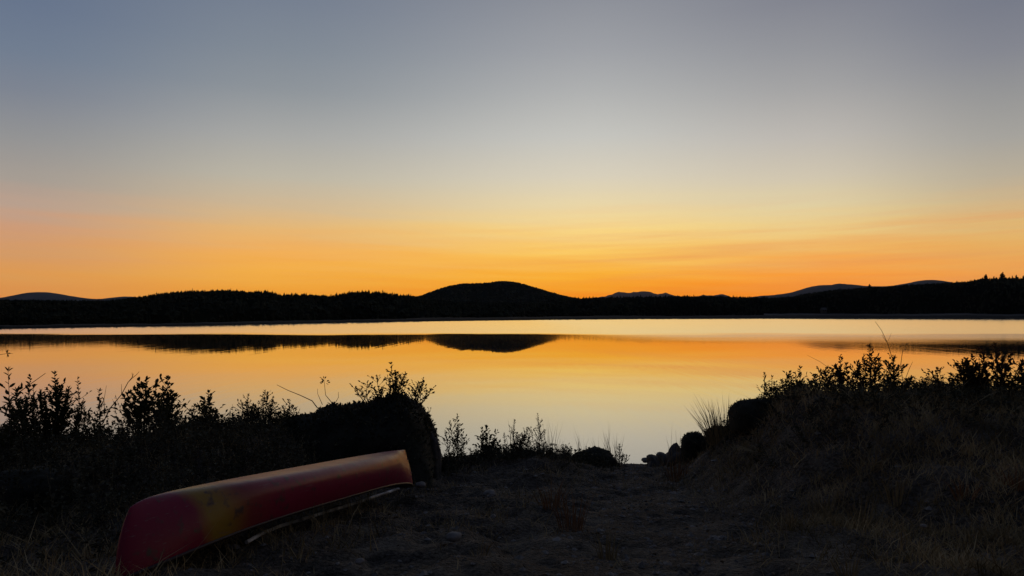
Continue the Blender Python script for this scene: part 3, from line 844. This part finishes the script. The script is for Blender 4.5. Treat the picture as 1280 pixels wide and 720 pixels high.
shrub(1243, 431, 9.1, 70, 'largest rounded shrub near the right photo edge', 20, .05, .55, 1., group=GR, mat='leaf_red')
shrub(1278, 452, 9.0, 44, 'leafy shrub cut by the right photo edge', 11, .05, .55, 1., group=GR)

def twig(pts, depth, label, r=.006, leaves=0, leafsz=.045, kind='twig', side=()):
    """a bare stem through photograph points at one depth, its foot carried down to the ground"""
    P = [at(px, py, depth + dd) for px, py, dd in pts]
    base = P[0].copy()
    root = tag(empty('twig', base), label, 'twig', 'bare twigs against the water')
    P = [p - base for p in P]
    m = MB(); m.tube(P, r, r * .4, 5)
    for i, dx, dz in side:
        m.tube([P[i], P[i] + Vector((dx * .6, .02, dz * .5)), P[i] + Vector((dx, .03, dz))], r * .5, r * .25, 4)
    m.build('stem', MAT['bark'], root)
    if leaves:
        lm = MB()
        for k in range(leaves):
            p = P[-1].lerp(P[-2], random.random() * .5)
            d = Vector((random.gauss(0, 1), random.gauss(0, .6), random.gauss(.3, .7)))
            lm.leaf(p + d * .02, d, leafsz * random.uniform(.7, 1.1), leafsz * .5)
        lm.build('foliage', MAT['leaf'], root)
twig([(6, 520, 0), (14, 498, 0), (34, 483, 0), (57, 466.5, 0)], 8.7, 'straight bare stick slanting up through the left shrubs', .008)
twig([(-2, 512, 0), (14, 501, 0), (40, 497.5, 0), (64, 496, 0)], 8.65, 'nearly level bare stick through the left shrubs', .006)
twig([(128, 530, 0), (138, 510, 0), (152, 493, 0), (160, 478, 0), (166, 472, 0), (165, 466, .02)], 8.8, 'tall forked bare twig above the gap with open water', .007, side=[(3, .05, .1), (4, .06, .07), (2, -.02, .12)])
twig([(131, 520, 0), (130, 500, 0), (133, 482, 0)], 9.0, 'short upright bare twig left of the tall forked one', .004)
twig([(152, 548, 0), (152.5, 540, 0), (151, 531, 0)], 9.2, 'stubby twig standing in the gap with open water', .009)
twig([(157, 548, 0), (160, 538, 0), (163, 528, 0)], 9.2, 'thin leaning twig right of the stubby one in the gap', .006)
twig([(396, 509, 0), (390, 501, 0), (375, 494, 0), (360, 488, 0), (346, 481, 0)], 10.4, 'long bare twig arching left from the low mossy boulder', .008)
twig([(417, 506, 0), (412, 500, 0), (407, 494, 0), (406, 484, 0), (405, 474, 0)], 10.4, 'stem topped by a small knot of leaves on the low mossy boulder', .006, leaves=14, leafsz=.05)
twig([(416, 507, 0), (420, 502, 0), (423, 497, 0), (423, 490, 0)], 10.4, 'hooked bare twig right of the stem topped with leaves', .006)
twig([(403, 506, 0), (400, 499, 0), (397, 492, 0), (397, 486, 0)], 10.4, 'thin bent bare twig left of the stem topped with leaves', .005)
twig([(-40, 560, 0), (-34, 480, 0), (-18, 448, 0), (-2, 443.5, 0), (9, 442, 0), (16, 442, 0)], 8.3, 'thin twig reaching in from the left edge with a whorl of small leaves', .004, leaves=0)
twig([(1119, 470, 0), (1116, 450, 0), (1109, 428, 0), (1102, 413, 0), (1094, 402, 0)], 9.2, 'very long bare stem rising above the right bank shrubs', .005, side=[(2, .07, .12), (2, -.05, .1)])
twig([(1128, 475, 0), (1126, 455, 0), (1128, 440, 0), (1132, 432, 0)], 9.2, 'bare twig right of the very long bare stem', .005, leaves=5, leafsz=.035, side=[(2, .08, .06)])
twig([(1130, 478, 0), (1137, 460, 0), (1141, 452, 0)], 9.3, 'short bare twig leaning right beside the bare twig', .004)
twig([(1050, 470, 0), (1025, 452, 0), (1009, 444, 0)], 9.4, 'thin bare twig leaning left over the low bushy shrub', .003)
# whorl on the twig from the left edge
wo = [o for o in bpy.data.objects if o.get('label', '').startswith('thin twig reaching in')][0]
lm = MB(); wp = at(9, 442, 8.3) - wo.location
for d in ((0, 0, 1), (.3, 0, .9), (0, 0, -1), (.3, 0, -.8), (1, 0, .05), (-.5, .3, .6)):
    lm.leaf(wp, Vector(d), .045, .02)
lm.build('foliage', MAT['leaf'], wo)

def tuft(px, basepy, toppy, depth, wpx, label, n=60, mat='grass', width=.0042, base=None, group='grass tufts', lean=0., fan=1.):
    c = at(px, basepy, depth)
    g = (h1(c.x, depth) if base is None else base)
    h = at(px, toppy, depth).z - g
    w = wpx / F * depth / 2
    m = MB()
    for k in range(n):
        a = random.uniform(0, 6.283); r = math.sqrt(random.random())
        p = Vector((math.cos(a) * r * w * .5, math.sin(a) * r * w * .5, -.02))
        hh = h * (1 if k == 0 else random.uniform(.35, .95))
        d = Vector((math.cos(a) * r * w / max(h, .05) * .6 * fan + lean, math.sin(a) * r * w / max(h, .05) * .6 * fan, 1))
        bend = Vector((math.cos(a) * r * w * .35 + random.gauss(0, .10) * hh + lean * .35 * hh, math.sin(a) * r * w * .25 + random.gauss(0, .1) * hh, -.06 * hh * random.random()))
        m.blade(p, d, hh, width * random.uniform(.6, 1.2), bend)
    o = m.build('grass_tuft', MAT[mat])
    o.location = (c.x, depth, g)
    return tag(o, label, 'grass', group)
tuft(900, 536, 478, 10.8, 60, 'tall wind blown grass tuft on the left end of the right bank', 170, lean=-.12, width=.0055)
tuft(845, 556, 517, 12.2, 26, 'sparse grass tuft above the pale grey boulder', 16)
tuft(727, 565, 520, 13.1, 20, 'thin grass blades on the left of the humped water edge boulder', 16)
tuft(748, 562, 528, 13.2, 30, 'few faint blades on top of the humped water edge boulder', 12)
tuft(760, 566, 512, 13.2, 16, 'tallest grass stalk with a drooping tip by the path end', 6)
tuft(769, 568, 530, 13.3, 26, 'bushy grass tuft right of the humped water edge boulder', 40)
tuft(783, 573, 558, 14.6, 8, 'tiny blades at the water edge by the standing stone', 6)
tuft(688, 572, 505, 12.2, 40, 'tall thin grass right of the airy twiggy shrub', 34)
tuft(637, 560, 512, 12.2, 12, 'two tall stalks rising above the narrow leaved shrub', 5)
tuft(715, 668, 590, 6.3, 60, 'upright russet grass clump left of the path', 46, 'grass_red')
tuft(690, 640, 585, 7.2, 60, 'dark russet grass clump behind the upright one left of the path', 44, 'grass_red')
tuft(760, 690, 640, 5.4, 40, 'thin grass clump at the near left side of the path', 34)
tuft(845, 596, 556, 10.6, 40, 'russet grass clump at the foot of the pale grey boulder', 70, 'grass_red')
tuft(960, 592, 556, 8.6, 90, 'wide tawny grass clump below the dark rounded boulder', 120)
tuft(1030, 632, 580, 6.7, 50, 'stiff tawny grass clump in the middle of the right slope', 50)
tuft(1118, 625, 566, 6.5, 46, 'tall pale stalked grass clump on the right slope', 44)
tuft(1075, 645, 600, 6.0, 36, 'short tawny grass clump below the pale stalked one', 40)
tuft(1270, 625, 570, 6.2, 50, 'russet grass clump cut by the right photo edge', 70, 'grass_red')
tuft(1205, 625, 590, 6.2, 40, 'small russet grass clump near the right photo edge', 50, 'grass_red')
tuft(1060, 712, 680, 4.4, 46, 'yellowish grass clump at the bottom right', 40)
tuft(985, 655, 615, 5.8, 30, 'thin tawny grass clump at the right edge of the path', 26)
tuft(600, 690, 660, 4.9, 40, 'sparse grass clump in the bare dirt at bottom centre', 20)
tuft(415, 655, 640, 6.0, 30, 'grass wisps against the pale pole by the canoe', 18)
tuft(372, 700, 655, 5.0, 40, 'grass wisps in front of the middle of the canoe', 22)

# ------------------------------------------------------------------ ground cover (uncountable)
def scatter(n, x0, x1, y0, y1, keep):
    xs_ = rng.uniform(x0, x1, n * 3); ys_ = rng.uniform(y0, y1, n * 3)
    k = rng.uniform(0, 1, n * 3) < keep(xs_, ys_)
    xs_, ys_ = xs_[k][:n], ys_[k][:n]
    return np.stack([xs_, ys_, H(xs_, ys_)], 1)
pathw = lambda x, y: np.exp(-((x - (.45 + .13 * y)) / (.55 + .03 * y)) ** 2)
# dry grass on the right slope and thinly elsewhere
def keep_grass(x, y):
    r = sstep(x, 1.2 + .06 * y, 2.6 + .06 * y) * sstep(y, 13.2, 12)
    c_ = .16 * sstep(fbm(x * 1.3, y * 1.3, 40, 3), -.05, .35)
    l = .22 * sstep(x, -.8, -2.6)
    r = r * (1 - .75 * sstep(y, 8.2, 9.3) * sstep(x, 3.2, 4.2))
    return np.clip((r * (.35 + .9 * sstep(fbm(x * 1.1, y * 1.1, 44, 3), -.2, .35)) + c_ + l) * (1 - .85 * pathw(x, y)), 0, 1)
m = MB()
for p in scatter(34000, -8, 9, 3.2, 13.4, keep_grass):
    q = Vector(p); nb = random.randint(2, 4)
    big = random.random() < .12
    for k in range(nb):
        h = random.uniform(.05, .15) * (2.1 if big else 1)
        d = Vector((random.gauss(0, .45), random.gauss(0, .45), 1))
        m.blade(q + Vector((random.gauss(0, .02), random.gauss(0, .02), -.01)), d, h, random.uniform(.0018, .0042), Vector((random.gauss(0, .4) * h, random.gauss(0, .4) * h, -.1 * h)))
tag(m.build('grass', MAT['grass']), 'short dry grass covering the banks', 'grass', kind='stuff')
# low undergrowth over both banks and round the boulders
def keep_under(x, y):
    l = 1.2 * sstep(x, -1.6, -2.6) * sstep(y, 5.2, 7.5) * sstep(y, 12.6, 11)
    r = sstep(x, 2.6, 3.6) * sstep(y, 7.0, 8.8) * sstep(y, 13, 11.2)
    mid = .8 * sstep(x, -1.9, -1.2) * sstep(x, 1.9, .9) * sstep(y, 10.6, 11.6) * sstep(y, 13.4, 12.6)
    lf = .35 * sstep(x, -2.2, -3.) * sstep(y, 4, 6)
    return np.clip((l + r + mid + lf) * (.5 + .9 * sstep(fbm(x * .9, y * .9, 60, 3), -.3, .3)), 0, 1)
m = MB()
for p in scatter(17000, -10, 11, 4., 13.4, keep_under):
    if abs(p[0] + 4.72) < .28 and p[1] > 7.5: continue
    q = Vector(p)
    h = random.uniform(.06, .24) * (.8 if p[0] > 2 and p[1] > 8.4 else 1)
    if p[0] < -1.5 and p[1] < 8.6 and random.random() < .25: h *= 2.2
    e = q + Vector((random.gauss(0, .06), random.gauss(0, .06), h))
    m.tube([q - Vector((0, 0, .03)), e], .003, .0015, 3, cap=False)
    for k in range(random.randint(5, 9) + (6 if h > .3 else 0)):
        s = random.uniform(.025, .055)
        m.leaf(q.lerp(e, random.uniform(.25, 1)), Vector((random.gauss(0, 1), random.gauss(0, 1), random.gauss(.3, .5))), s, s * .55)
tag(m.build('undergrowth', MAT['under']), 'low dark undergrowth along both banks', 'undergrowth', kind='stuff')
# moss and leaves clinging to the great boulder
m = MB()
dg = bpy.context.evaluated_depsgraph_get(); dg.update()
for o in [o for o in bpy.data.objects if o.name.startswith('boulder') and o.data.materials[0] == MAT['moss']]:
    mw = Matrix.Translation(o.location)
    fs = [f for f in o.data.polygons if f.normal.z > -.1]
    big = 5. if o.dimensions.x > 2 else 1.6 if o.dimensions.x > 1 else .7
    for k in range(int(650 * big)):
        f = random.choice(fs)
        p = mw @ f.center
        d = Vector(f.normal) + Vector((random.gauss(0, .7), random.gauss(0, .7), random.gauss(.2, .5)))
        s = random.uniform(.02, .05) * (1.5 if big > 4 else 1)
        m.leaf(p - Vector(f.normal) * .01, d, s, s * .5)
tag(m.build('moss', MAT['under']), 'moss and small plants growing over the dark boulders', 'moss', kind='stuff')
# fallen leaves and pebbles
m = MB()
for p in scatter(5200, -7, 8, 3.3, 13.5, lambda x, y: .25 + .75 * sstep(fbm(x * 1.6, y * 1.6, 70, 3), -.1, .3)):
    s = random.uniform(.015, .045)
    m.leaf(Vector(p) + Vector((0, 0, .008)), Vector((random.gauss(0, 1), random.gauss(0, 1), random.uniform(-.05, .35))), s, s * random.uniform(.4, .8), .3)
tag(m.build('fallen_leaves', MAT['litter']), 'dry leaves scattered over the ground', 'leaves', kind='stuff')
m = MB()
for p in scatter(5200, -3, 5, 3.3, 14.3, lambda x, y: .12 + .9 * pathw(x, y) + .3 * np.exp(-((x + .6) / 1.) ** 2)):
    r = min(.04, .006 + rng.exponential(.008))
    vs = [Vector((math.cos(a) * r * random.uniform(.7, 1.3), math.sin(a) * r * random.uniform(.7, 1.3), random.uniform(-.2, .2) * r)) for a in (0, 1.26, 2.51, 3.77, 5.03)]
    vs = [Vector(p) + v for v in vs] + [Vector(p) + Vector((random.uniform(-.3, .3) * r, 0, r * .6)), Vector(p) - Vector((0, 0, r * .6))]
    m.add(vs, [(i, (i + 1) % 5, 5) for i in range(5)] + [((i + 1) % 5, i, 6) for i in range(5)])
tag(m.build('gravel', MAT['gravel']), 'loose pebbles on the path and bare dirt', 'gravel', kind='stuff')
